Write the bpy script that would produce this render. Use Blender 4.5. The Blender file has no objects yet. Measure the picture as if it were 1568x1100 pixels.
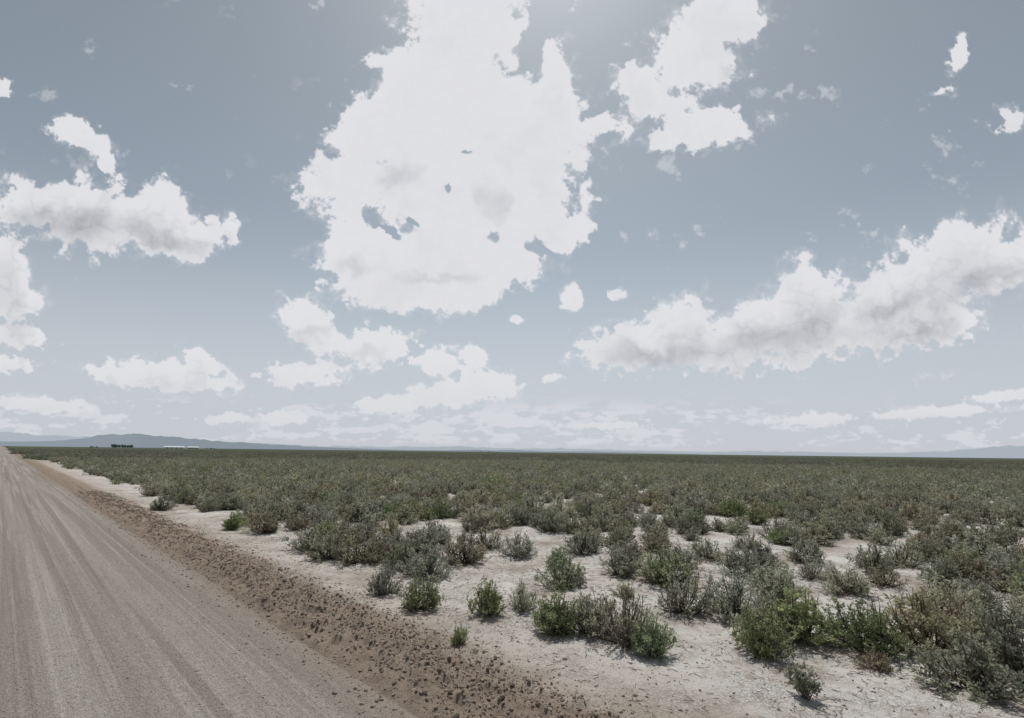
import bpy, math, random
import numpy as np
from mathutils import Vector, Matrix, Euler

scene = bpy.context.scene
scene.view_settings.view_transform = 'Standard'
scene.view_settings.look = 'None'
scene.view_settings.exposure = 0.0
rng = np.random.default_rng(11)

SUN_EL, SUN_AZ = 58.0, 4.0
ROAD_AZ = math.radians(44.4)          # road heads north-west
RN = np.array([math.cos(ROAD_AZ), math.sin(ROAD_AZ)])    # across the road (to the right)
RS = np.array([-math.sin(ROAD_AZ), math.cos(ROAD_AZ)])   # along the road

# ------------------------------------------------------------------ helpers
def link(o):
    scene.collection.objects.link(o); return o

class NT:
    def __init__(s, tree): s.t = tree; s.n = tree.nodes; s.l = tree.links
    def new(s, typ, **kw):
        nd = s.n.new(typ)
        for k, v in kw.items(): setattr(nd, k, v)
        return nd
    def put(s, sock, v):
        if isinstance(v, bpy.types.NodeSocket): s.l.new(v, sock)
        elif v is not None: sock.default_value = v
    def math(s, op, a, b=None, c=None, clamp=False):
        nd = s.new('ShaderNodeMath', operation=op, use_clamp=clamp)
        s.put(nd.inputs[0], a); s.put(nd.inputs[1], b); s.put(nd.inputs[2], c)
        return nd.outputs[0]
    def vmath(s, op, a, b=None, scale=None):
        nd = s.new('ShaderNodeVectorMath', operation=op)
        s.put(nd.inputs[0], a)
        if b is not None: s.put(nd.inputs[1], b)
        if scale is not None: s.put(nd.inputs['Scale'], scale)
        return nd.outputs['Value'] if op in ('LENGTH', 'DOT_PRODUCT') else nd.outputs[0]
    def noise(s, vec, scale, detail=4, rough=0.5, dist=0.0, col=False):
        nd = s.new('ShaderNodeTexNoise')
        s.put(nd.inputs['Vector'], vec); nd.inputs['Scale'].default_value = scale
        nd.inputs['Detail'].default_value = detail; nd.inputs['Roughness'].default_value = rough
        nd.inputs['Distortion'].default_value = dist
        return nd.outputs['Color'] if col else nd.outputs[0]
    def ss(s, v, a, b, lo=0.0, hi=1.0):
        nd = s.new('ShaderNodeMapRange', interpolation_type='SMOOTHSTEP')
        s.put(nd.inputs[0], v)
        nd.inputs[1].default_value = a; nd.inputs[2].default_value = b
        nd.inputs[3].default_value = lo; nd.inputs[4].default_value = hi
        return nd.outputs[0]
    def mix(s, f, a, b, blend='MIX'):
        nd = s.new('ShaderNodeMix', data_type='RGBA', blend_type=blend)
        s.put(nd.inputs[0], f)
        s.put(nd.inputs[6], (*a, 1) if isinstance(a, tuple) else a)
        s.put(nd.inputs[7], (*b, 1) if isinstance(b, tuple) else b)
        return nd.outputs[2]

def new_mat(name):
    m = bpy.data.materials.new(name); m.use_nodes = True
    m.node_tree.nodes.clear(); return m, NT(m.node_tree)

# ------------------------------------------------------------------ numpy value noise
def _hash(ix, iy, seed):
    n = (ix.astype(np.int64) * 374761393 + iy.astype(np.int64) * 668265263 + seed * 982451653) & 0x7fffffff
    n = ((n ^ (n >> 13)) * 1274126177) & 0x7fffffff
    return ((n ^ (n >> 16)) & 0xffff) / 65535.0
def vnoise(x, y, seed=0):
    ix = np.floor(x); iy = np.floor(y); fx = x - ix; fy = y - iy
    fx = fx*fx*(3-2*fx); fy = fy*fy*(3-2*fy)
    a = _hash(ix, iy, seed); b = _hash(ix+1, iy, seed); c = _hash(ix, iy+1, seed); d = _hash(ix+1, iy+1, seed)
    return (a*(1-fx)+b*fx)*(1-fy) + (c*(1-fx)+d*fx)*fy
def fbm(x, y, seed=0, o=4, rough=.5):
    r = 0; a = 0.5; t = 0
    ca, sa = math.cos(.6), math.sin(.6)
    for i in range(o):
        r = r + a*vnoise(x+17.3*i, y-9.1*i, seed+i); t += a; a *= rough
        x, y = 2.03*(ca*x-sa*y), 2.03*(sa*x+ca*y)
    return r/t
def sstep(x, a, b):
    t = np.clip((x-a)/(b-a), 0, 1); return t*t*(3-2*t)

def height(L, s):
    """terrain height, L across the road, s along it"""
    q = np.abs(L+0.9) - 0.9
    w = 0.12*(fbm(s*0.35, L*0+3, 5, 3)-0.5)*2
    q2 = q + w
    base = -0.03 + 0.035*sstep(q2, 3.0, 3.3)
    near = np.exp(-(np.hypot(L, s)/90.0)**2)
    berm = np.exp(-((q2-3.85)/0.45)**2) * (0.075 + 0.06*(fbm(s*1.1, L*1.1, 9, 3)-0.5))
    inb = sstep(q2, 3.1, 3.4)*(1-sstep(q2, 4.4, 4.9))
    lumps = inb*near*(np.maximum(fbm(s*8, L*8, 21, 3)-0.40, 0)*0.20 + 0.04*(vnoise(s*15, L*15, 33)-0.5))
    drop = -0.06*sstep(q2, 4.2, 5.6)
    fld = sstep(q2, 5, 7)*(0.10*(fbm(s*0.45, L*0.45, 40, 4)-0.5) + 0.03*near*(fbm(s*5, L*5, 50, 2)-0.5))
    return base + berm + lumps + drop + fld
def hxy(x, y):
    return height(x*RN[0]+y*RN[1], x*RS[0]+y*RS[1])

def axis(lo, hi, step, far, g=1.09):
    c = list(np.arange(lo, hi, step))
    a = []; x = hi; d = step
    while x < far: a.append(x); d *= g; x += d
    a.append(far)
    b = []; x = lo-step; d = step
    while x > -far: b.append(x); d *= g; x -= d
    b.append(-far)
    return np.array(b[::-1]+c+a)

def grid_mesh(name, xs, ys, Z):
    nx, ny = len(xs), len(ys)
    X, Y = np.meshgrid(xs, ys, indexing='ij')
    v = np.stack([X, Y, Z(X, Y)], -1).reshape(-1, 3)
    i, j = np.meshgrid(np.arange(nx-1), np.arange(ny-1), indexing='ij')
    k = (i*ny+j).ravel()
    f = np.stack([k, k+ny, k+ny+1, k+1], -1)
    return np_mesh(name, v, f, smooth=True)

def np_mesh(name, v, f, smooth=False, cols=None, validate=True):
    me = bpy.data.meshes.new(name)
    v = np.asarray(v, dtype=np.float32); f = np.asarray(f, dtype=np.int32)
    me.vertices.add(len(v)); me.vertices.foreach_set('co', v.ravel())
    k = f.shape[1]
    me.loops.add(f.size); me.loops.foreach_set('vertex_index', f.ravel())
    me.polygons.add(len(f)); me.polygons.foreach_set('loop_start', np.arange(0, f.size, k, dtype=np.int32))
    me.polygons.foreach_set('loop_total', np.full(len(f), k, dtype=np.int32))
    if smooth: me.polygons.foreach_set('use_smooth', np.ones(len(f), dtype=bool))
    me.update(calc_edges=True)
    if cols is not None:
        at = me.attributes.new('Col', 'FLOAT_COLOR', 'POINT')
        c4 = cols if cols.shape[1] == 4 else np.concatenate([cols, np.ones((len(cols), 1))], 1)
        at.data.foreach_set('color', c4.astype(np.float32).ravel())
    if validate: me.validate()
    return me

# ------------------------------------------------------------------ materials
def ground_material():
    m, T = new_mat('dry_soil')
    P = T.new('ShaderNodeTexCoord').outputs['Object']
    sep = T.new('ShaderNodeSeparateXYZ'); T.put(sep.inputs[0], P)
    q = T.math('SUBTRACT', T.math('ABSOLUTE', T.math('ADD', sep.outputs[0], 0.9)), 0.9)
    nb = T.noise(P, 1.3, 5, 0.6)
    qn = T.math('ADD', q, T.math('MULTIPLY', T.math('SUBTRACT', nb, 0.5), 1.6))
    berm = T.math('SUBTRACT', 1.0, T.ss(qn, 4.15, 5.0))
    shoulder = T.math('SUBTRACT', 1.0, T.ss(qn, 4.8, 6.6))
    n1 = T.noise(P, 0.55, 6, 0.6)
    n2 = T.noise(P, 6.0, 6, 0.65)
    n3 = T.noise(P, 45.0, 5, 0.7)
    n4 = T.noise(P, 160.0, 3, 0.7)
    soil = T.mix(T.ss(n1, 0.34, 0.55), (0.39, 0.345, 0.30), (0.61, 0.585, 0.55))
    soil = T.mix(T.math('MULTIPLY', T.ss(n2, 0.50, 0.68), 0.65), soil, (0.32, 0.265, 0.215))
    # cracked crust
    wp = T.vmath('ADD', P, T.vmath('SCALE', T.noise(P, 7, 3, 0.6, col=True), scale=0.14))
    vo = T.new('ShaderNodeTexVoronoi', feature='DISTANCE_TO_EDGE'); T.put(vo.inputs['Vector'], wp); vo.inputs['Scale'].default_value = 8.5
    vo2 = T.new('ShaderNodeTexVoronoi', feature='DISTANCE_TO_EDGE'); T.put(vo2.inputs['Vector'], wp); vo2.inputs['Scale'].default_value = 23
    cr = T.math('MAXIMUM', T.ss(vo.outputs[0], 0.0, 0.06, 1, 0), T.math('MULTIPLY', T.ss(vo2.outputs[0], 0.0, 0.09, 1, 0), 0.6))
    crm = T.math('MULTIPLY', cr, T.ss(T.noise(P, 0.9, 3, 0.6), 0.38, 0.6, 0.15, 0.85))
    crm = T.math('MULTIPLY', crm, T.math('SUBTRACT', 1.0, berm))
    soil = T.mix(T.math('MULTIPLY', crm, 0.6), soil, (0.25, 0.205, 0.165))
    soil = T.mix(T.math('MULTIPLY', shoulder, 0.55), soil, (0.40, 0.345, 0.295))
    bc = T.mix(n2, (0.20, 0.155, 0.122), (0.335, 0.27, 0.22))
    c = T.mix(berm, soil, bc)
    c = T.mix(0.6, c, T.mix(n3, (0.22, 0.22, 0.22), (0.85, 0.85, 0.85)), 'OVERLAY')
    c = T.mix(0.3, c, T.mix(n4, (0.2, 0.2, 0.2), (0.9, 0.9, 0.9)), 'OVERLAY')
    # litter covered ground further out in the brush
    dist = T.vmath('LENGTH', P)
    c = T.mix(T.ss(dist, 40, 160, 0, 0.65), c, (0.25, 0.225, 0.17))
    hgt = T.math('ADD', T.math('MULTIPLY', n3, 0.5), T.math('ADD', T.math('MULTIPLY', n2, 1.0), T.math('MULTIPLY', n4, 0.25)))
    hgt = T.math('SUBTRACT', hgt, T.math('MULTIPLY', crm, 0.4))
    bp = T.new('ShaderNodeBump'); bp.inputs['Distance'].default_value = 0.04; bp.inputs['Strength'].default_value = 0.85
    T.put(bp.inputs['Height'], hgt)
    b = T.new('ShaderNodeBsdfDiffuse'); T.put(b.inputs['Color'], c)
    T.put(b.inputs['Normal'], bp.outputs[0])
    o = T.new('ShaderNodeOutputMaterial'); T.put(o.inputs[0], b.outputs[0]); return m

def road_material():
    m, T = new_mat('gravel_road_surface')
    P = T.new('ShaderNodeTexCoord').outputs['Object']
    mp = T.new('ShaderNodeMapping'); T.put(mp.inputs[0], P); mp.inputs['Scale'].default_value = (1, 0.012, 1)
    mp2 = T.new('ShaderNodeMapping'); T.put(mp2.inputs[0], P); mp2.inputs['Scale'].default_value = (1, 0.008, 1)
    st = T.noise(mp.outputs[0], 1.8, 4, 0.6)
    st2 = T.noise(mp2.outputs[0], 7.0, 3, 0.55)
    st3 = T.noise(mp2.outputs[0], 3.1, 3, 0.55)
    n2 = T.noise(P, 1.2, 6, 0.65); nm = T.noise(P, 14, 5, 0.7); n3 = T.noise(P, 55, 4, 0.75); n4 = T.noise(P, 200, 3, 0.8)
    c = T.mix(T.ss(st, 0.38, 0.62), (0.265, 0.238, 0.21), (0.34, 0.313, 0.285))
    c = T.mix(T.math('MULTIPLY', T.ss(st2, 0.53, 0.60), T.ss(n2, .35, .6, .25, .65)), c, (0.41, 0.382, 0.352))
    c = T.mix(T.math('MULTIPLY', T.ss(st3, 0.52, 0.59), .5), c, (0.23, 0.20, 0.172))
    c = T.mix(T.math('MULTIPLY', T.ss(n2, 0.45, 0.7), 0.3), c, (0.25, 0.218, 0.188))
    c = T.mix(0.6, c, T.mix(nm, (0.22, 0.22, 0.22), (0.78, 0.78, 0.78)), 'OVERLAY')
    c = T.mix(0.75, c, T.mix(n3, (0.13, 0.13, 0.13), (0.87, 0.87, 0.87)), 'OVERLAY')
    c = T.mix(0.5, c, T.mix(n4, (0.15, 0.15, 0.15), (0.9, 0.9, 0.9)), 'OVERLAY')
    sep = T.new('ShaderNodeSeparateXYZ'); T.put(sep.inputs[0], P)
    q = T.math('SUBTRACT', T.math('ABSOLUTE', T.math('ADD', sep.outputs[0], 0.9)), 0.9)
    qn = T.math('ADD', q, T.math('MULTIPLY', n2, 0.7))
    c = T.mix(T.ss(qn, 2.9, 3.6, 0, 0.8), c, (0.285, 0.235, 0.195))
    vo = T.new('ShaderNodeTexVoronoi'); T.put(vo.inputs['Vector'], P); vo.inputs['Scale'].default_value = 48
    h = T.math('ADD', T.math('MULTIPLY', n3, 0.6), T.math('MULTIPLY', T.ss(vo.outputs[0], 0.1, 0.5, 1, 0), 0.5))
    h = T.math('ADD', h, T.math('ADD', T.math('MULTIPLY', nm, 0.7), T.math('MULTIPLY', st2, 1.6)))
    bp = T.new('ShaderNodeBump'); bp.inputs['Distance'].default_value = 0.02; bp.inputs['Strength'].default_value = 0.95
    T.put(bp.inputs['Height'], h)
    b = T.new('ShaderNodeBsdfDiffuse'); T.put(b.inputs['Color'], c)
    T.put(b.inputs['Normal'], bp.outputs[0])
    o = T.new('ShaderNodeOutputMaterial'); T.put(o.inputs[0], b.outputs[0]); return m

def clod_material(name, c1, c2):
    m, T = new_mat(name)
    P = T.new('ShaderNodeTexCoord').outputs['Object']
    r = T.new('ShaderNodeObjectInfo').outputs['Random']
    c = T.mix(r, c1, c2)
    c = T.mix(0.4, c, T.mix(T.noise(P, 3, 2, 0.7), (0.2, 0.2, 0.2), (0.85, 0.85, 0.85)), 'OVERLAY')
    b = T.new('ShaderNodeBsdfDiffuse'); T.put(b.inputs[0], c)
    o = T.new('ShaderNodeOutputMaterial'); T.put(o.inputs[0], b.outputs[0]); return m

def foliage_material():
    m, T = new_mat('shrub_foliage_and_wood')
    a = T.new('ShaderNodeAttribute', attribute_name='Col').outputs['Color']
    r = T.new('ShaderNodeObjectInfo').outputs['Random']
    hs = T.new('ShaderNodeHueSaturation'); T.put(hs.inputs['Color'], a)
    T.put(hs.inputs['Hue'], T.math('ADD', 0.48, T.math('MULTIPLY', r, 0.035)))
    T.put(hs.inputs['Value'], T.math('ADD', 0.92, T.math('MULTIPLY', T.math('FRACT', T.math('MULTIPLY', r, 7.3)), 0.5)))
    T.put(hs.inputs['Saturation'], T.math('ADD', 0.70, T.math('MULTIPLY', T.math('FRACT', T.math('MULTIPLY', r, 13.7)), 0.35)))
    d = T.new('ShaderNodeBsdfDiffuse'); T.put(d.inputs[0], hs.outputs[0])
    t = T.new('ShaderNodeBsdfTranslucent'); T.put(t.inputs[0], hs.outputs[0])
    mx = T.new('ShaderNodeMixShader'); mx.inputs[0].default_value = 0.42
    T.put(mx.inputs[1], d.outputs[0]); T.put(mx.inputs[2], t.outputs[0])
    o = T.new('ShaderNodeOutputMaterial'); T.put(o.inputs[0], mx.outputs[0]); return m

MAT_G, MAT_R, MAT_F = ground_material(), road_material(), foliage_material()

# ------------------------------------------------------------------ ground + road
FAR = 30000.0
Ls = axis(2.6, 10.0, 0.045, FAR, 1.06)
Ss = axis(-2.0, 14.0, 0.05, FAR, 1.05)
g = bpy.data.objects.new('ground', grid_mesh('ground', Ls, Ss, height))
g.rotation_euler[2] = ROAD_AZ; g.data.materials.append(MAT_G); link(g)

def road_z(L, s):
    q = np.abs(L+0.9)/4.15
    near = np.exp(-(np.hypot(L, s)/40.0)**2)
    rut = 0.016*(fbm(L*2.2, s*0.03, 71, 3)-0.5)*near
    return 0.012 - 0.012*q**2 + rut
Lr = np.linspace(-5.2, 3.4, 120)
r = bpy.data.objects.new('dirt_road', grid_mesh('dirt_road', Lr, axis(-4, 30, 0.25, 12000, 1.08), road_z))
r.rotation_euler[2] = ROAD_AZ; r.data.materials.append(MAT_R); link(r)

# ------------------------------------------------------------------ instancing
def instancer(name, pts, rots, scls, idx, coll):
    me = bpy.data.meshes.new(name)
    me.vertices.add(len(pts)); me.vertices.foreach_set('co', np.asarray(pts, np.float32).ravel())
    for nm, arr in (('rot', rots), ('scl', scls)):
        a = me.attributes.new(nm, 'FLOAT_VECTOR', 'POINT'); a.data.foreach_set('vector', np.asarray(arr, np.float32).ravel())
    a = me.attributes.new('idx', 'INT', 'POINT'); a.data.foreach_set('value', np.asarray(idx, np.int32))
    ob = link(bpy.data.objects.new(name, me))
    ng = bpy.data.node_groups.new(name+'_scatter', 'GeometryNodeTree')
    ng.interface.new_socket('Geometry', in_out='INPUT', socket_type='NodeSocketGeometry')
    ng.interface.new_socket('Geometry', in_out='OUTPUT', socket_type='NodeSocketGeometry')
    N = ng.nodes; K = ng.links
    gi = N.new('NodeGroupInput'); go = N.new('NodeGroupOutput')
    ip = N.new('GeometryNodeInstanceOnPoints'); ci = N.new('GeometryNodeCollectionInfo')
    ci.inputs['Collection'].default_value = coll
    ci.inputs['Separate Children'].default_value = True; ci.inputs['Reset Children'].default_value = True
    def attr(nm, dt):
        n = N.new('GeometryNodeInputNamedAttribute'); n.data_type = dt; n.inputs['Name'].default_value = nm
        return n.outputs['Attribute']
    e = N.new('FunctionNodeEulerToRotation')
    K.new(attr('rot', 'FLOAT_VECTOR'), e.inputs[0])
    K.new(gi.outputs[0], ip.inputs['Points']); K.new(ci.outputs[0], ip.inputs['Instance'])
    ip.inputs['Pick Instance'].default_value = True
    K.new(attr('idx', 'INT'), ip.inputs['Instance Index'])
    K.new(e.outputs[0], ip.inputs['Rotation']); K.new(attr('scl', 'FLOAT_VECTOR'), ip.inputs['Scale'])
    K.new(ip.outputs[0], go.inputs[0])
    md = ob.modifiers.new('scatter', 'NODES'); md.node_group = ng
    return ob

def variant_coll(name, meshes):
    c = bpy.data.collections.new(name)
    for i, me in enumerate(meshes):
        c.objects.link(bpy.data.objects.new('%s_%02d' % (name, i), me))
    return c

# ------------------------------------------------------------------ shrubs
def tube(V, F, C, pts, radii, col, rg):
    base = len(V)
    n = len(pts)
    for i, (p, rad) in enumerate(zip(pts, radii)):
        d = pts[min(i+1, n-1)] - pts[max(i-1, 0)]
        d = d/ (np.linalg.norm(d)+1e-9)
        u = np.cross(d, [0.3, 0.9, 0.1]); u /= np.linalg.norm(u)+1e-9; w = np.cross(d, u)
        for k in range(3):
            a = 2*math.pi*k/3
            V.append(p + rad*(math.cos(a)*u+math.sin(a)*w)); C.append(col)
    for i in range(n-1):
        for k in range(3):
            a = base+3*i+k; b = base+3*i+(k+1) % 3
            F.append((a, b, b+3, a+3))

def make_shrub(name, seed, nstem=58, ntwig=7, nleaf=13, leaf=0.040, pal=((.13, .15, .085), (.18, .2, .12)),
               wood=(.22, .18, .145), spread=92, dead=0.1, low=False):
    """unit shrub: radius about 0.5, height about 0.6"""
    rg = np.random.default_rng(seed)
    V, F, C = [], [], []
    leafP, leafD, leafC, leafL = [], [], [], []
    nl = rg.integers(3, 6)   # lobes give an uneven outline
    lob = [(rg.uniform(0, 2*math.pi), rg.uniform(0.7, 1.2)) for _ in range(nl)]
    p1, p2 = np.array(pal[0]), np.array(pal[1])
    for i in range(nstem):
        th = math.radians(spread*rg.uniform(0.0, 1)**.6)
        ph = rg.uniform(0, 2*math.pi)
        k = sum(s*max(0, math.cos(ph-a))**2 for a, s in lob)/max(1e-3, sum(max(0, math.cos(ph-a))**2 for a, s in lob)) if nl else 1
        k = min(max(k, .7), 1.25)
        rr = rg.uniform(0.6, 1.02)*k
        tip = np.array([0.5*math.sin(th)*math.cos(ph)*rr, 0.5*math.sin(th)*math.sin(ph)*rr, 0.55*math.cos(th)*rg.uniform(0.6, 1.05)+0.07])
        b0 = np.array([rg.normal(0, .05), rg.normal(0, .05), -0.03])
        ctrl = b0*0.5 + tip*0.5 + np.array([tip[0]*0.25, tip[1]*0.25, -0.09*math.cos(th)]) + rg.normal(0, .03, 3)
        ts = np.linspace(0, 1, 5)
        pts = [(1-t)**2*b0+2*t*(1-t)*ctrl+t*t*tip + (rg.normal(0, .010, 3) if 0 < t < 1 else 0) for t in ts]
        wc = np.array(wood)*rg.uniform(0.6, 1.25)
        if not low or i % 3 == 0:
            tube(V, F, C, pts, np.linspace(0.011, 0.003, 5)*rg.uniform(.7, 1.4), wc, rg)
        isdead = rg.random() < dead
        cc = p1 + (p2-p1)*rg.random()
        for j in range(ntwig):
            t = rg.uniform(0.3, 1.0)
            p = (1-t)**2*b0+2*t*(1-t)*ctrl+t*t*tip
            d = tip-ctrl; d /= np.linalg.norm(d)
            d = d*0.45 + np.array([0, 0, 0.3]) + rg.normal(0, .55, 3); d /= np.linalg.norm(d)
            ln = rg.uniform(0.05, 0.13)
            e = p + d*ln
            if not low:
                tube(V, F, C, [p, (p+e)/2+rg.normal(0, .006, 3), e], [0.0035, 0.0025, 0.0012], wc*1.1, rg)
            if isdead: continue
            tc = cc*rg.uniform(0.75, 1.3)
            m = nleaf if t > 0.45 else nleaf//2
            for q in range(m):
                u = rg.uniform(0.1, 1.1)
                leafP.append(p + d*ln*u + rg.normal(0, .012, 3))
                dd = d + rg.normal(0, .65, 3); leafD.append(dd/np.linalg.norm(dd))
                leafC.append(tc*rg.uniform(0.8, 1.25)); leafL.append(leaf*rg.uniform(.6, 1.3))
    V = np.array(V).reshape(-1, 3); F = np.array(F).reshape(-1, 4); C = np.array(C).reshape(-1, 3)
    if leafP:
        P = np.array(leafP); D = np.array(leafD); L = np.array(leafL)[:, None]; LC = np.array(leafC)
        R = rg.normal(0, 1, P.shape); W = np.cross(D, R); W /= np.linalg.norm(W, axis=1, keepdims=True)+1e-9
        wd = L*0.24
        q = np.stack([P, P+D*L*.55+W*wd, P+D*L, P+D*L*.55-W*wd], 1).reshape(-1, 3)
        n0 = len(V)
        V = np.concatenate([V, q]); C = np.concatenate([C, np.repeat(LC, 4, 0)])
        F = np.concatenate([F, n0+np.arange(len(q)).reshape(-1, 4)])
    V[:, 2] = np.maximum(V[:, 2], -0.04)
    me = np_mesh(name, V, F, cols=C)
    me.materials.append(MAT_F)
    return me

def dim(pal, k): return tuple(tuple(c*k for c in p) for p in pal)
SAGE = ((.275, .285, .205), (.405, .41, .315))
OLIVE = ((.275, .265, .17), (.39, .37, .255))
GREEN = ((.20, .245, .115), (.295, .34, .17))
DARK = ((.20, .22, .15), (.285, .30, .215))
sage = [make_shrub('sagebrush_%d' % i, 100+i, pal=[SAGE, OLIVE, SAGE, DARK][i % 4], dead=0.18) for i in range(6)]
woody = [make_shrub('woody_sagebrush_%d' % i, 200+i, pal=[OLIVE, SAGE][i], nleaf=7, dead=0.45) for i in range(2)]
green = [make_shrub('rabbitbrush_%d' % i, 300+i, pal=GREEN, nleaf=15, dead=0.08, spread=86) for i in range(3)]
tuft = [make_shrub('grass_tuft_0', 401, pal=((.25, .28, .18), (.34, .36, .25)), nstem=26, nleaf=8, leaf=.09, dead=.05, spread=60)]

# near plants: kind, x, y, width, height   (metres)
PL = [
 ('g', -1.44, 9.0, .75, .6), ('g', -.33, 8.75, .7, .56), ('s', .23, 9.05, .55, .46), ('s', -2.24, 9.9, .6, .52),
 ('g', .70, 8.05, .95, .58), ('s', 1.25, 8.1, .95, .64), ('w', 1.62, 7.6, .95, .9), ('g', 1.85, 7.2, .7, .52), ('g', -.64, 7.3, .28, .26),
 ('s', 1.07, 10.6, 1.05, .6), ('s', 2.4, 11.7, 1.0, .6), ('g', 3.1, 10.9, 1.35, .75), ('s', 3.9, 12.2, 1.0, .62),
 ('w', 2.85, 9.0, 1.1, .76), ('s', 3.6, 8.85, 1.1, .76), ('g', 3.35, 7.3, .8, .66), ('g', 4.15, 7.9, 1.2, .7), ('s', 3.75, 7.95, .85, .6),
 ('g', 4.85, 7.55, 1.05, .72), ('s', 5.75, 7.6, 1.3, .84), ('s', 5.25, 6.35, 1.1, .66), ('s', 6.15, 6.8, 1.2, .78),
 ('w', -3.55, 12.6, 1.3, .8), ('s', -3.0, 12.9, 1.1, .7), ('s', -5.2, 13.9, 1.1, .65), ('s', -1.05, 12.6, 1.25, .78), ('s', -1.7, 11.2, 1.1, .68),
 ('s', -2.3, 11.9, 1.0, .6), ('s', 4.85, 9.8, 1.1, .68), ('g', 5.1, 10.5, .9, .55), ('s', 6.4, 10.4, 1.0, .58), ('w', 6.5, 11.6, .9, .55),
 ('s', 8.3, 12.3, .9, .62), ('w', 6.6, 14.9, 1.0, .62), ('s', 8.2, 9.6, .8, .48), ('w', 9.3, 12.8, 1.2, .7), ('s', 7.2, 8.9, 1.1, .7),
 ('s', 8.0, 8.2, 1.0, .68), ('w', 6.7, 8.2, .9, .64), ('s', -14.4, 22.0, 1.0, .7), ('g', -8.9, 17.2, .9, .6), ('s', -7.6, 16.6, 1.2, .8),
 ('s', .2, 13.4, 1.0, .64), ('w', -.6, 14.6, 1.1, .65), ('s', 1.9, 14.0, 1.1, .64), ('s', 6.55, 7.4, 1.0, .68), ('s', 5.0, 11.9, 1.0, .6),
 ('s', 2.9, 13.2, .95, .6), ('s', -2.2, 13.9, 1.1, .7), ('g', 1.1, 12.3, .7, .45),
 ('w', 7.5, 10.9, .8, .5), ('s', 8.9, 11.0, .9, .55), ('s', 7.3, 13.2, 1.0, .6),
 ('s', 3.9, 14.3, 1.1, .64), ('s', 4.9, 13.4, .9, .58), ('s', -4.3, 12.9, 1.0, .6), ('s', 6.0, 12.9, 1.0, .6),
 ('s', 5.8, 5.7, 1.1, .6), ('w', 4.55, 6.9, .5, .3), ('s', 2.1, 9.9, .45, .28), ('w', 9.6, 10.6, .8, .5),
]
occ = []
names = {'s': 'sagebrush', 'w': 'woody_sagebrush', 'g': 'rabbitbrush', 't': 'grass_tuft'}
sets = {'s': sage, 'w': woody, 'g': green, 't': tuft}
PL = PL + [('t', 3.2, 6.05, .42, .34)]
for i, (k, x, y, w, h) in enumerate(PL):
    me = sets[k][i % len(sets[k])]
    o = link(bpy.data.objects.new(names[k], me))
    o.location = (x, y, float(hxy(np.array(x), np.array(y))) - 0.01)
    o.rotation_euler = (0, 0, rng.uniform(0, 6.28)); o.scale = (w*1.1, w*1.1, h/0.64)
    occ.append((x, y, w*0.5))
occ = np.array(occ)

def field_points(r0, r1, spacing, seed, az=56, thin=True):
    rg = np.random.default_rng(seed)
    n = int(2*r1/spacing)
    gx, gy = np.meshgrid(np.arange(-n//2, n//2+1)*spacing, np.arange(-n//2, n//2+1)*spacing)
    x = (gx+rg.uniform(-.5, .5, gx.shape)*spacing).ravel(); y = (gy+rg.uniform(-.5, .5, gx.shape)*spacing).ravel()
    R = np.hypot(x, y); A = np.degrees(np.arctan2(x, y))
    L = x*RN[0]+y*RN[1]
    k = (R >= r0) & (R < r1) & ((np.abs(A) < az) | (R < 25))
    k &= (L > 5.9+rg.uniform(0, 1.4, x.shape)) | (L < -8.5)
    x, y = x[k], y[k]; R = R[k]
    if thin:
        nn = fbm(x*.42, y*.42, 88, 3)
        dens = sstep(R, 14, 38)
        keep = nn > (0.49 - 0.16*dens) 
        keep |= rg.random(x.shape) < (0.16+.14*dens)
        # open foreground already planted by hand
        sec = (y > 2) & (R < 12.6) & (x > -8) & (x < 9.5)
        keep &= ~sec
        d = np.min(np.hypot(x[:, None]-occ[:, 0], y[:, None]-occ[:, 1]) - occ[:, 2], axis=1) if len(x) < 40000 else np.full(x.shape, 9.)
        keep &= d > 0.4
        x, y = x[keep], y[keep]
    return x, y

def place(name, x, y, coll, nvar, probs, wlo, whi, seed):
    rg = np.random.default_rng(seed); n = len(x)
    z = hxy(x, y)-0.01
    w = rg.uniform(wlo, whi, n)*(0.85+0.4*vnoise(x*.2, y*.2, 5)); h = w*rg.uniform(.7, 1.1, n)
    rot = np.stack([rg.normal(0, .06, n), rg.normal(0, .06, n), rg.uniform(0, 6.28, n)], 1)
    idx = rg.choice(nvar, n, p=probs)
    return instancer(name, np.stack([x, y, z], 1), rot, np.stack([w, w, h], 1), idx, coll)

allm = sage+woody+green
c_near = variant_coll('shrub_variants', allm)
pr = np.array([.14]*6+[.12]*2+[.03, .02, .02]); pr /= pr.sum()
x, y = field_points(0, 36, 0.95, 1)
place('sagebrush_field', x, y, c_near, len(allm), pr, .8, 1.35, 2)

mid = [make_shrub('mid_shrub_%d' % i, 500+i, nstem=26, ntwig=5, nleaf=7, leaf=.08, pal=dim([SAGE, OLIVE, DARK, OLIVE, SAGE, GREEN][i], .84), low=True, dead=.12) for i in range(6)]
c_mid = variant_coll('mid_shrub_variants', mid)
x, y = field_points(36, 130, 1.12, 3)
place('sagebrush_field', x, y, c_mid, 6, np.array([.17, .2, .2, .17, .2, .06]), .8, 1.5, 4)

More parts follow.
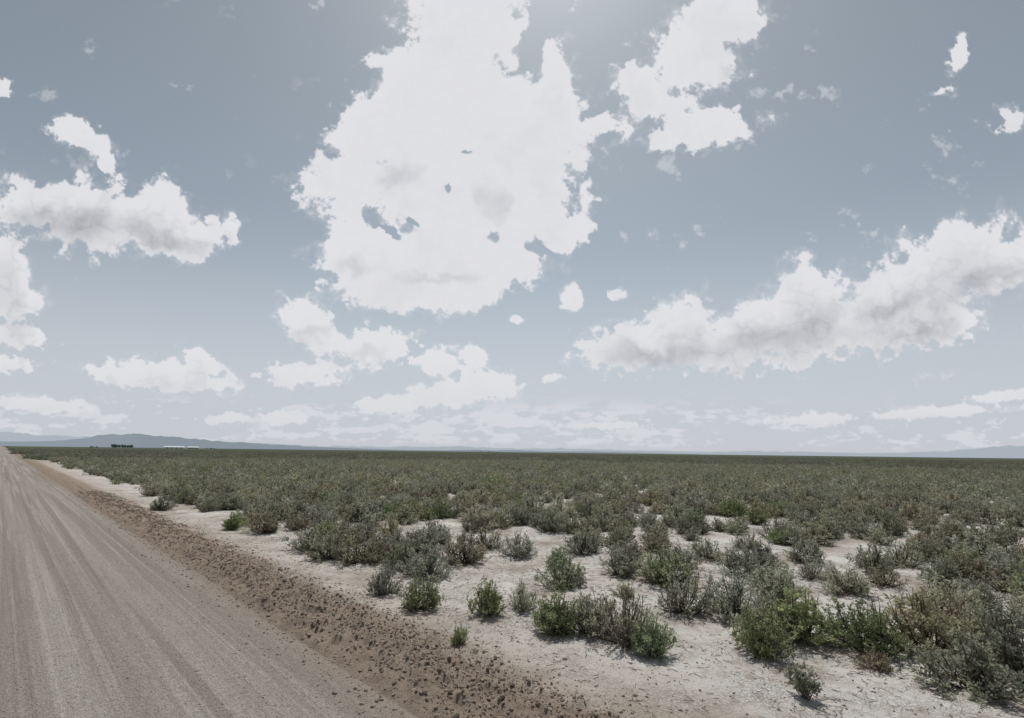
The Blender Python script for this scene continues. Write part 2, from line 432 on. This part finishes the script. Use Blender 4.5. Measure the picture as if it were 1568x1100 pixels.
def make_patch(name, seed, size=6.0, n=34):
    rg = np.random.default_rng(seed); Vs, Fs, Cs = [], [], []; o = 0
    for i in range(n):
        cx, cy = rg.uniform(-size/2, size/2, 2); w = rg.uniform(.4, .75); hh = rg.uniform(.5, .9)
        pal = [SAGE, OLIVE, DARK, DARK][rg.integers(0, 4)]
        m = 50
        th = np.arccos(rg.uniform(0, 1, m)); ph = rg.uniform(0, 6.28, m); rr = rg.uniform(.6, 1.05, m)
        P = np.stack([cx+w*np.sin(th)*np.cos(ph)*rr, cy+w*np.sin(th)*np.sin(ph)*rr, hh*np.cos(th)*rr], 1)
        D = rg.normal(0, 1, (m, 3)); D[:, 2] += .6; D /= np.linalg.norm(D, axis=1, keepdims=True)
        W = np.cross(D, rg.normal(0, 1, (m, 3))); W /= np.linalg.norm(W, axis=1, keepdims=True)
        l = .22
        Vs.append(np.stack([P-D*l*.5, P+W*l*.35, P+D*l*.5, P-W*l*.35], 1).reshape(-1, 3))
        c = .64*(np.array(pal[0])+(np.array(pal[1])-np.array(pal[0]))*rg.random((m, 1))); Cs.append(np.repeat(c, 4, 0))
    V = np.concatenate(Vs); F = np.arange(len(V)).reshape(-1, 4)
    me = np_mesh(name, V, F, cols=np.concatenate(Cs)); me.materials.append(MAT_F); return me
c_far = variant_coll('far_brush_patches', [make_patch('brush_patch_%d' % i, 700+i) for i in range(4)])
x, y = field_points(127, 560, 5.5, 5, az=54, thin=False)
n = len(x); rg = np.random.default_rng(9)
instancer('distant_sagebrush', np.stack([x, y, np.zeros(n)-.05], 1), np.stack([x*0, x*0, rg.uniform(0, 6.28, n)], 1),
          np.ones((n, 3))*rg.uniform(.85, 1.2, (n, 1)), rg.integers(0, 4, n), c_far)

# brush canopy carrying on to the horizon
def canopy_material():
    m, T = new_mat('distant_brush_canopy')
    P = T.new('ShaderNodeTexCoord').outputs['Object']
    n = T.noise(P, 0.35, 5, 0.7); n2 = T.noise(P, 0.01, 4, 0.6)
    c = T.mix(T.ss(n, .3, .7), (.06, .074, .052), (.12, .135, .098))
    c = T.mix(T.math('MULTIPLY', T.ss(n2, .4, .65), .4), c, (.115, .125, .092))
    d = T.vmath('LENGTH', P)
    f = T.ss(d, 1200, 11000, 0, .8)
    c = T.mix(f, c, (.22, .255, .27))  # distance haze painted into the brush colour
    b = T.new('ShaderNodeBsdfDiffuse'); T.put(b.inputs[0], c)
    o = T.new('ShaderNodeOutputMaterial'); T.put(o.inputs[0], b.outputs[0]); return m
rad = np.concatenate([np.arange(480, 700, 3.0), np.geomspace(700, 28000, 120)])
def canopy(name, a0, a1, na):
    A = np.radians(np.linspace(a0, a1, na))
    RR, AA = np.meshgrid(rad, A, indexing='ij')
    X = RR*np.sin(AA); Y = RR*np.cos(AA)
    Z = 0.35+0.5*vnoise(X*.6, Y*.6, 3)*(RR < 2500)+.25*(RR >= 2500)
    v = np.stack([X, Y, Z], -1).reshape(-1, 3)
    i, j = np.meshgrid(np.arange(len(rad)-1), np.arange(na-1), indexing='ij'); k = (i*na+j).ravel()
    Lq = X.ravel()*RN[0]+Y.ravel()*RN[1]
    f = np.stack([k, k+1, k+na+1, k+na], -1)
    ok = (Lq[f] > 5.5).all(1); f = f[ok]
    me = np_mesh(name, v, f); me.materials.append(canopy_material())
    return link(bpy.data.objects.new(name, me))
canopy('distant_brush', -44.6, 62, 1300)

# ------------------------------------------------------------------ clods, pebbles, twigs
def clod(name, seed, mat):
    import bmesh
    bm = bmesh.new(); bmesh.ops.create_icosphere(bm, subdivisions=2, radius=1)
    rg = np.random.default_rng(seed); ks = rg.normal(0, 1, (5, 3)); ph = rg.uniform(0, 6, 5)
    for v in bm.verts:
        d = sum(math.sin(2.0*float(np.dot(ks[i], v.co))+ph[i]) for i in range(5))*.15 + rg.normal(0, .11)
        v.co *= 1+d; v.co.z *= .7
    me = bpy.data.meshes.new(name); bm.to_mesh(me); bm.free(); me.materials.append(mat); return me
mc = clod_material('soil_clod', (.22, .172, .138), (.35, .285, .235)); mp = clod_material('gravel_stone', (.25, .225, .205), (.46, .43, .40))
cc = variant_coll('clod_variants', [clod('clod_%d' % i, i, mc) for i in range(4)])
pc = variant_coll('pebble_variants', [clod('pebble_%d' % i, 20+i, mp) for i in range(3)])
def sprinkle(name, coll, nv, n, qf, sf, smin, smax, seed, pw=4):
    rg = np.random.default_rng(seed)
    L = qf(rg, n); s = sf(rg, n)
    z = np.where(L < 3.2, road_z(L, s), height(L, s))
    sc = smin+(smax-smin)*rg.random(n)**pw
    x = L*RN[0]+s*RS[0]; y = L*RN[1]+s*RS[1]
    instancer(name, np.stack([x, y, z+sc*.1], 1), rg.uniform(0, 6.28, (n, 3))*np.array([.1, .1, 1]),
              sc[:, None]*rg.uniform(.7, 1.3, (n, 3)), rg.integers(0, nv, n), coll)
sprinkle('dirt_clods', cc, 4, 46000, lambda g, n: g.normal(3.92, .44, n), lambda g, n: -3+40*g.random(n)**1.6, .005, .023, 31, 5)
sprinkle('dirt_clods', cc, 4, 6000, lambda g, n: g.uniform(4.3, 10, n), lambda g, n: -3+25*g.random(n)**1.4, .004, .016, 32, 4)
sprinkle('road_gravel', pc, 3, 22000, lambda g, n: g.uniform(-4.5, 3.3, n), lambda g, n: -2+25*g.random(n)**1.5, .003, .011, 33, 3)

def twigs(name, n, seed):
    rg = np.random.default_rng(seed); V, F, C = [], [], []
    L = rg.uniform(4.7, 13, n); s = -3+26*rg.random(n)
    x = L*RN[0]+s*RS[0]; y = L*RN[1]+s*RS[1]
    k = rg.random(n) < .6; j = rg.integers(0, len(occ), n)
    x = np.where(k, occ[j, 0]+rg.normal(0, .38, n), x); y = np.where(k, occ[j, 1]+rg.normal(0, .38, n), y)
    z = hxy(x, y)
    for i in range(n):
        a = rg.uniform(0, 6.28); ln = rg.uniform(.03, .2)*rg.uniform(.4, 1)
        p = np.array([x[i], y[i], z[i]+.006]); d = np.array([math.cos(a), math.sin(a), rg.uniform(-.02, .18)])*ln
        m = p+d*.5+rg.normal(0, .012, 3)*np.array([1, 1, .4])
        tube(V, F, C, [p, m, p+d], [.0035, .003, .0015], np.array((.24, .19, .15))*rg.uniform(.5, 1.5), rg)
    me = np_mesh(name, np.array(V), np.array(F), cols=np.array(C)); me.materials.append(MAT_F)
    link(bpy.data.objects.new(name, me))
twigs('dead_twigs', 8000, 44)

# ------------------------------------------------------------------ hills, farm, far trees
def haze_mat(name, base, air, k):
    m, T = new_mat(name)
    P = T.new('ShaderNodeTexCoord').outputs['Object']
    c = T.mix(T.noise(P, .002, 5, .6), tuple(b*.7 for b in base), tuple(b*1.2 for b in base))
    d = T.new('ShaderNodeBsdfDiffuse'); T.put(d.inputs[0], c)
    e = T.new('ShaderNodeEmission'); e.inputs[0].default_value = (*air, 1)  # airlight haze painted onto the hills as a glow
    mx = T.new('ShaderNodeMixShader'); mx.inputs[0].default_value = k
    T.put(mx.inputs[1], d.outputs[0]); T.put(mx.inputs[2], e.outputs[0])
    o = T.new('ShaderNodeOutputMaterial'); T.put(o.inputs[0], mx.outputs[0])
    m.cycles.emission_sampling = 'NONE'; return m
def hills(name, prof, R, mat, rough, seed):
    az = np.linspace(prof[0][0], prof[-1][0], 700)
    el = np.interp(az, [p[0] for p in prof], [p[1] for p in prof])
    H = np.tan(np.radians(el))*R
    H = H*(1+rough*(fbm(az*1.6, az*0, seed, 5)-.5)*2)
    rows = 14; V = []
    A = np.radians(az)
    for i in range(rows):
        t = i/(rows-1); prof_t = math.sin(math.pi*t)**.8 if 0 < t < 1 else 0
        rr = R*(0.94+0.16*t)
        nn = fbm(az*1.3, az*0+t*6, seed+7, 4)
        V.append(np.stack([rr*np.sin(A), rr*np.cos(A), H*prof_t*(1+.25*(nn-.5)*(t != .5))*1.0 - 3], 1))
    V = np.concatenate(V); n = len(az)
    i, j = np.meshgrid(np.arange(rows-1), np.arange(n-1), indexing='ij'); k = (i*n+j).ravel()
    me = np_mesh(name, V, np.stack([k, k+1, k+n+1, k+n], -1), smooth=True); me.materials.append(mat)
    return link(bpy.data.objects.new(name, me))
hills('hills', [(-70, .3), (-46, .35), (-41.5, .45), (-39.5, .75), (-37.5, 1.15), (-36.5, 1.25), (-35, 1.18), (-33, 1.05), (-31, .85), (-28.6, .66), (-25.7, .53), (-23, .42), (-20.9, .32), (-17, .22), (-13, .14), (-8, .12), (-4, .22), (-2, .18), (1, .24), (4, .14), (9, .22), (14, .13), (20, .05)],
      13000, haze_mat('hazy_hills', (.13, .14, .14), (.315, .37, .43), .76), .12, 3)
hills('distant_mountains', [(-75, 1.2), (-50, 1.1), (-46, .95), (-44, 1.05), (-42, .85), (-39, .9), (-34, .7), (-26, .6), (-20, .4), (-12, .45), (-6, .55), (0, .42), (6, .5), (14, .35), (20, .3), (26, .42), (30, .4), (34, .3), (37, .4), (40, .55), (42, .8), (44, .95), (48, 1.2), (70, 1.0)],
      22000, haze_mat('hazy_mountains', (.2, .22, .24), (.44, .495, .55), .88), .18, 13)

def white_mat():
    m, T = new_mat('white_metal_sheet')
    P = T.new('ShaderNodeTexCoord').outputs['Object']
    c = T.mix(T.noise(P, .4, 3, .5), (.62, .64, .66), (.8, .8, .8))
    b = T.new('ShaderNodeBsdfPrincipled'); T.put(b.inputs['Base Color'], c); b.inputs['Roughness'].default_value = .5
    o = T.new('ShaderNodeOutputMaterial'); T.put(o.inputs[0], b.outputs[0]); return m
WM = white_mat(); DM = clod_material('dark_opening', (.04, .04, .045), (.05, .05, .05))
def barn(az, R, length, width, wall, ridge):
    e = link(bpy.data.objects.new('farm_shed', None)); a = math.radians(az)
    e.location = (R*math.sin(a), R*math.cos(a), 0); e.rotation_euler[2] = -a
    def part(nm, v, f, mat):
        me = bpy.data.meshes.new(nm); me.from_pydata(v, [], f); me.materials.append(mat)
        o = link(bpy.data.objects.new(nm, me)); o.parent = e
    l, w = length/2, width/2
    part('walls', [(-l, -w, 0), (l, -w, 0), (l, w, 0), (-l, w, 0), (-l, -w, wall), (l, -w, wall), (l, w, wall), (-l, w, wall), (-l, 0, ridge), (l, 0, ridge)],
         [(0, 1, 5, 4), (1, 2, 6, 9, 5), (2, 3, 7, 6), (3, 0, 4, 8, 7)], WM)
    part('roof', [(-l-1, -w-1, wall-.4), (l+1, -w-1, wall-.4), (l+1, 0, ridge+.3), (-l-1, 0, ridge+.3), (l+1, w+1, wall-.4), (-l-1, w+1, wall-.4)],
         [(0, 1, 2, 3), (3, 2, 4, 5)], WM)
    for i, xx in enumerate(np.linspace(-l*.7, l*.7, 4)):
        part('door_%d' % (i+1), [(xx-2.5, -w-.05, 0), (xx+2.5, -w-.05, 0), (xx+2.5, -w-.05, wall*.7), (xx-2.5, -w-.05, wall*.7)], [(0, 1, 2, 3)], DM)
barn(-32.9, 2600, 70, 16, 6, 10); barn(-31.4, 2650, 40, 14, 6, 9)

def far_trees(az0, az1, R, n, hmin, hmax, seed):
    rg = np.random.default_rng(seed); V, F, C = [], [], []; LV, LC = [], []
    for i in range(n):
        a = math.radians(rg.uniform(az0, az1)); rr = R*rg.uniform(.98, 1.02); h = rg.uniform(hmin, hmax)
        b = np.array([rr*math.sin(a), rr*math.cos(a), 0])
        tube(V, F, C, [b, b+[0, 0, h*.4], b+[.3, 0, h*.8]], [.35, .25, .1], np.array((.08, .06, .05)), rg)
        for k in range(4):
            an = rg.uniform(0, 6.28)
            tube(V, F, C, [b+[0, 0, h*.35], b+np.array([math.cos(an)*h*.2, math.sin(an)*h*.2, h*.7])], [.15, .06], np.array((.08, .06, .05)), rg)
        m = 260; D = rg.normal(0, 1, (m, 3)); D /= np.linalg.norm(D, axis=1, keepdims=True)
        P = b+[0, 0, h*.6]+D*np.array([h*.3, h*.3, h*.4])*rg.uniform(.4, 1, (m, 1))
        A = rg.normal(0, 1, (m, 3)); B = rg.normal(0, 1, (m, 3)); l = .6
        LV.append(np.stack([P-A*l, P+B*l, P+A*l, P-B*l], 1).reshape(-1, 3)); LC.append(np.repeat(np.array([[.17, .21, .195]])*rg.uniform(.7, 1.4, (m, 1)), 4, 0))
    n0 = len(V); Lv = np.concatenate(LV)
    me = np_mesh('distant_trees', np.concatenate([np.array(V), Lv]), np.concatenate([np.array(F), n0+np.arange(len(Lv)).reshape(-1, 4)]),
                 cols=np.concatenate([np.array(C), np.concatenate(LC)]))
    me.materials.append(MAT_F); link(bpy.data.objects.new('distant_trees', me))
far_trees(-37.5, -35.9, 2500, 30, 6, 15, 1); far_trees(-39.0, -38.4, 2700, 7, 3, 6, 2); far_trees(-3.6, -1.2, 3600, 16, 3, 5, 4); far_trees(-30.5, -29.6, 3200, 9, 3, 6, 6)

# ------------------------------------------------------------------ clouds: a high-resolution self-lit sheet 24 km out, light and shade painted in,
# laid out on a tangent-plane star chart of the northern sky (chart centre 10.3 deg elevation, heading +Y)
tilt = math.radians(10.3); SC = 784.0
def chart_dir(cx, cy):
    u = (cx-784)/SC; v = (550-cy)/SC + .012*u
    d = np.stack([u, math.cos(tilt)-v*math.sin(tilt), math.sin(tilt)+v*math.cos(tilt)], -1)
    return d/np.linalg.norm(d, axis=-1, keepdims=True)
CL = [
 (705,40,105,100,0),(740,-60,130,95,0),(848,130,44,74,12),(600,190,105,78,0),(720,180,125,125,0),(830,205,88,75,0),(545,275,92,46,5),(680,290,130,95,0),
 (795,300,92,88,0),(868,366,34,20,20),(650,400,125,66,0),(560,395,80,62,0),(735,405,70,58,0),(600,445,75,38,0),(700,455,48,28,0),(905,192,52,16,8),(640,120,70,60,0),(555,200,60,60,0),(780,400,60,40,0),(850,340,40,30,0),
 (1100,20,74,56,20),(1060,88,82,52,10),(975,135,50,38,-20),(1080,192,80,28,10),(1010,216,36,14,20),(1140,40,38,36,0),(1000,165,50,20,0),
 (1458,80,13,30,-10),(1440,132,18,8,10),(1540,188,34,22,15),(1575,205,20,14,0),
 (50,312,78,42,-5),(140,325,105,56,-8),(235,337,95,50,-12),(298,364,42,28,-20),(352,352,14,26,20),(322,335,14,12,0),(120,215,56,22,-25),(155,245,30,12,-45),(0,135,14,18,0),
 (2,415,50,64,0),(20,460,44,30,0),(22,515,55,18,-5),(18,560,45,13,0),(-80,440,80,50,0),(-150,300,90,40,0),
 (310,555,34,18,-35),(245,575,104,24,-5),(178,570,46,14,0),(300,588,56,13,0),
 (470,492,46,32,-15),(500,520,50,20,-10),(576,532,62,29,0),(460,570,62,20,0),
 (670,556,36,22,0),(718,547,24,17,0),(742,590,60,24,0),(680,603,72,20,5),(612,617,64,14,5),(566,618,34,11,0),
 (877,457,28,17,0),(942,451,18,10,0),(786,495,13,7,0),(845,580,17,6,5),
 (960,536,72,38,3),(1045,504,66,54,0),(1110,535,90,36,2),(1165,500,74,48,15),(1240,466,70,62,0),(1225,516,90,38,0),(1345,496,92,46,4),(1400,445,96,64,18),
 (1480,395,88,66,10),(1550,395,50,40,0),(1440,492,72,34,6),(1300,505,80,34,3),(1222,557,24,12,0),(1640,380,90,50,0),(1700,200,60,30,0),
 (435,638,46,10,0),(1545,607,50,10,3),(1440,632,110,9,3),(1255,642,66,11,0),(60,620,90,12,-3),(930,650,60,6,0),(350,640,40,8,0),
]
HOLE = [(678,294,8,6,25),(716,229,3.5,3,0),(588,360,13,3.5,-30),(628,343,8,2.5,-15),(825,38,16,66,-25),(800,98,10,14,0)]
xs = np.arange(-260, 1830, 1.45); ys = np.arange(-45, 694, 1.45)
PX, PY = np.meshgrid(xs, ys, indexing='ij')
wa = fbm(PX/60, PY/60, 201, 3)-.5; wb = fbm(PX/60, PY/60, 231, 3)-.5
wc_ = fbm(PX/17, PY/17, 251, 4, .6)-.5; wd_ = fbm(PX/17, PY/17, 271, 4, .6)-.5
k_near = np.clip((700-PY)/450, .25, 1.0)       # cells get smaller toward the horizon
WX = PX+(wa*40+wc_*28)*k_near; WY = PY+(wb*34+wd_*24)*k_near
def field(items, X, Y, k=.2):
    acc = np.full(X.shape, 9.0)
    for (cx, cy, rx, ry, a) in items:
        R = max(rx, ry)*2.3+40
        i0, i1 = np.searchsorted(xs, [cx-R, cx+R]); j0, j1 = np.searchsorted(ys, [cy-R, cy+R])
        if i1 <= i0 or j1 <= j0: continue
        sl_ = (slice(i0, i1), slice(j0, j1))
        a = math.radians(a); dx = X[sl_]-cx; dy = Y[sl_]-cy
        l = np.hypot((dx*math.cos(a)-dy*math.sin(a))/rx, (dx*math.sin(a)+dy*math.cos(a))/ry)
        b = acc[sl_]; h = np.clip(.5+.5*(b-l)/k, 0, 1)
        acc[sl_] = b*(1-h)+l*h - k*h*(1-h)
    return 1-acc
Fd = field(CL, WX, WY)
hole = sstep(field(HOLE, WX, WY, .1), -1.0, .5)
fb = fbm(PX/30, PY/30, 301, 8, .64)
fb2 = fbm(PX/14, PY/12, 331, 6, .62)
kk = sstep(k_near, .3, .7)
fmix = fb*kk+fb2*(1-kk)
bil = 1-np.abs(2*fbm(PX/26, PY/26, 361, 4, .55)-1)*2
base = np.minimum(Fd, .62) - .95*hole
amp = 1.8*(1-.93*sstep(base, .18, .5))                # ragged edges, solid hearts
dens = base + amp*(fmix-.5) + .10*(bil-.5)
alpha = .3*sstep(dens, -.06, .12)+.7*sstep(dens, .03, .18)
veil = sstep(dens, -.34, .05)*.22*sstep(fbm(PX/30, PY/24, 391, 6, .62), .40, .65)
scr = fbm(PX/44+3, PY/36, 401, 8, .64); big = fbm(PX/260, PY/220, 431, 3)
scraps = sstep(scr, .66, .78)*sstep(big, .42, .6)*.4
# cumulus rows low over the horizon
hy = 684+PX*.0121
lowf = .65*fbm(PX/46, (PY-hy)/11, 451, 6, .6)+.35*fbm(PX/16, (PY-hy)/8, 461, 5, .6); lowm = sstep(PY-hy, -95, -55)*(1-sstep(PY-hy, -14, -5))
low = sstep(lowf + .10*(fbm(PX/300, PY/90, 471, 2)-.5)*2, .49, .58)*lowm*.75
A = 1-(1-alpha)*(1-veil)*(1-scraps)*(1-low)
# painted self-shadowing: cloud mass above a point darkens its vertex colour
def shift(a, d):
    o = np.empty_like(a); 
    if d > 0: o[:, d:] = a[:, :-d]; o[:, :d] = a[:, :1]
    return o
dc = np.clip(Fd*1.4, 0, 1)*alpha
above = sum(shift(dc, d) for d in (4, 8, 13, 19, 26, 34, 42))/7
below_gap = sum(np.roll(alpha, -d, axis=1) for d in (3, 6, 9))/3       # painted thin bright rim along the base
cr_n = fbm(PX/30, PY/24, 511, 4, .5)
puff = np.abs(2*cr_n-1)                                               # 0 in the creases between billows
crease = 1-sstep(puff, .0, .22)  # shade painted into those creases
SHD = [(90,338,90,22,0),(250,360,60,12,-10),(610,275,30,16,10),(675,420,56,8,0),(755,312,12,28,10),(1000,540,75,18,5),(1180,520,90,22,8),(1250,498,50,18,30),(1355,476,55,15,20),
       (545,415,22,12,0),(480,505,32,12,0),(570,548,44,9,0),(1100,120,18,10,0),(1410,505,50,12,10),(1500,440,60,16,20),(1230,585,20,5,0)]  # shade patches painted inside the clouds
sf = sstep(field(SHD, PX+wa*60+wc_*34, PY+wb*50+wd_*30), -.7, .9)
right = sstep(PX, 880, 980)*sstep(PY, 330, 420)
leftm = (1-sstep(PX, 350, 450))*sstep(PY, 250, 300)
rl = np.clip(right+leftm, 0, 1)
shade = (.28+.14*rl)*sf + (.04+.20*rl)*sstep(above, .2, .7)*(.5+.5*below_gap) + (.03+.12*rl)*crease*sstep(above, .05, .3) + .07*sstep(fbm(PX/60, PY/60, 481, 5, .6), .5, .7)
shade = shade*(.75+.5*fbm(PX/22, PY/18, 521, 5, .55))
shade = np.clip(shade, 0, 1)[..., None]
white = np.array([.755, .757, .79]); grey = np.array([.39, .40, .43])
col = white*(1-shade)+grey*shade  # lit and shaded cloud tones mixed into the vertex colour
hz = (1-sstep(hy-PY, 0, 160))[..., None]*.65
col = col*(1-hz)+np.array([.645, .665, .695])*hz  # painted haze tone on clouds low over the horizon
A = A*sstep(hy-PY, 2, 20)
edge = sstep(PX, xs[0], xs[0]+60)*(1-sstep(PX, xs[-1]-60, xs[-1]))
A = A*edge
nx, ny = PX.shape
V = (chart_dir(PX.ravel(), PY.ravel())*24000).astype(np.float32)
i, j = np.meshgrid(np.arange(nx-1), np.arange(ny-1), indexing='ij'); k = (i*ny+j).ravel()
f = np.stack([k, k+ny, k+ny+1, k+1], -1)
Af = A.ravel(); f = f[Af[f].max(1) > .01]
used = np.unique(f); remap = np.zeros(len(V), np.int64); remap[used] = np.arange(len(used))
me = np_mesh('clouds', V[used], remap[f], cols=np.concatenate([col.reshape(-1, 3), Af[:, None]], 1)[used], validate=False)
def cloud_material():
    m, T = new_mat('self_lit_cloud')
    at = T.new('ShaderNodeAttribute', attribute_name='Col')
    e = T.new('ShaderNodeEmission'); T.put(e.inputs[0], at.outputs['Color'])  # clouds glow with their painted colour, unlit by the sun lamp
    t = T.new('ShaderNodeBsdfTransparent')
    mx = T.new('ShaderNodeMixShader'); T.put(mx.inputs[0], at.outputs['Alpha']); T.put(mx.inputs[1], t.outputs[0]); T.put(mx.inputs[2], e.outputs[0])
    o = T.new('ShaderNodeOutputMaterial'); T.put(o.inputs[0], mx.outputs[0])
    m.cycles.emission_sampling = 'NONE'; return m
me.materials.append(cloud_material()); link(bpy.data.objects.new('clouds', me))

# ------------------------------------------------------------------ sky
w = bpy.data.worlds.new('sky'); scene.world = w; w.use_nodes = True
w.node_tree.nodes.clear(); T = NT(w.node_tree)
D = T.new('ShaderNodeTexCoord').outputs['Generated']
sky = T.new('ShaderNodeTexSky', sky_type='NISHITA', sun_disc=False)
sky.sun_elevation = math.radians(SUN_EL); sky.sun_rotation = math.radians(SUN_AZ)
sky.air_density = 1.0; sky.dust_density = 2.2; sky.ozone_density = 1.0; sky.altitude = 1500
hs = T.new('ShaderNodeHueSaturation'); T.put(hs.inputs['Color'], sky.outputs[0])
hs.inputs['Saturation'].default_value = .47; hs.inputs['Value'].default_value = .84
tint = T.vmath('MULTIPLY', hs.outputs[0], (.96, 1.02, .98))
sepd = T.new('ShaderNodeSeparateXYZ'); T.put(sepd.inputs[0], D)
STR = .10
col_ = T.mix(T.ss(sepd.outputs[2], .0, .42, .9, 0), T.vmath('SCALE', tint, scale=STR), (.56, .585, .64))
bg = T.new('ShaderNodeBackground'); T.put(bg.inputs[0], T.vmath('SCALE', col_, scale=1/STR)); bg.inputs[1].default_value = STR
wo = T.new('ShaderNodeOutputWorld'); T.put(wo.inputs[0], bg.outputs[0])

sl = bpy.data.lights.new('sun', 'SUN'); sl.energy = 3.1; sl.angle = math.radians(.8); sl.color = (1, .965, .91)
so = link(bpy.data.objects.new('sun', sl))
a, e = math.radians(SUN_AZ), math.radians(SUN_EL)
sd = Vector((math.sin(a)*math.cos(e), math.cos(a)*math.cos(e), math.sin(e)))
so.rotation_euler = sd.to_track_quat('Z', 'Y').to_euler(); so.location = (0, 0, 50)

# ------------------------------------------------------------------ camera
cd = bpy.data.cameras.new('camera'); cd.sensor_width = 36; cd.lens = 18.0; cd.clip_end = 60000; cd.clip_start = .05
co = link(bpy.data.objects.new('camera', cd))
co.matrix_world = Matrix.Translation((0, 0, 2.5)) @ Matrix.Rotation(math.radians(100.3), 4, 'X') @ Matrix.Rotation(math.radians(.7), 4, 'Z')
scene.camera = co
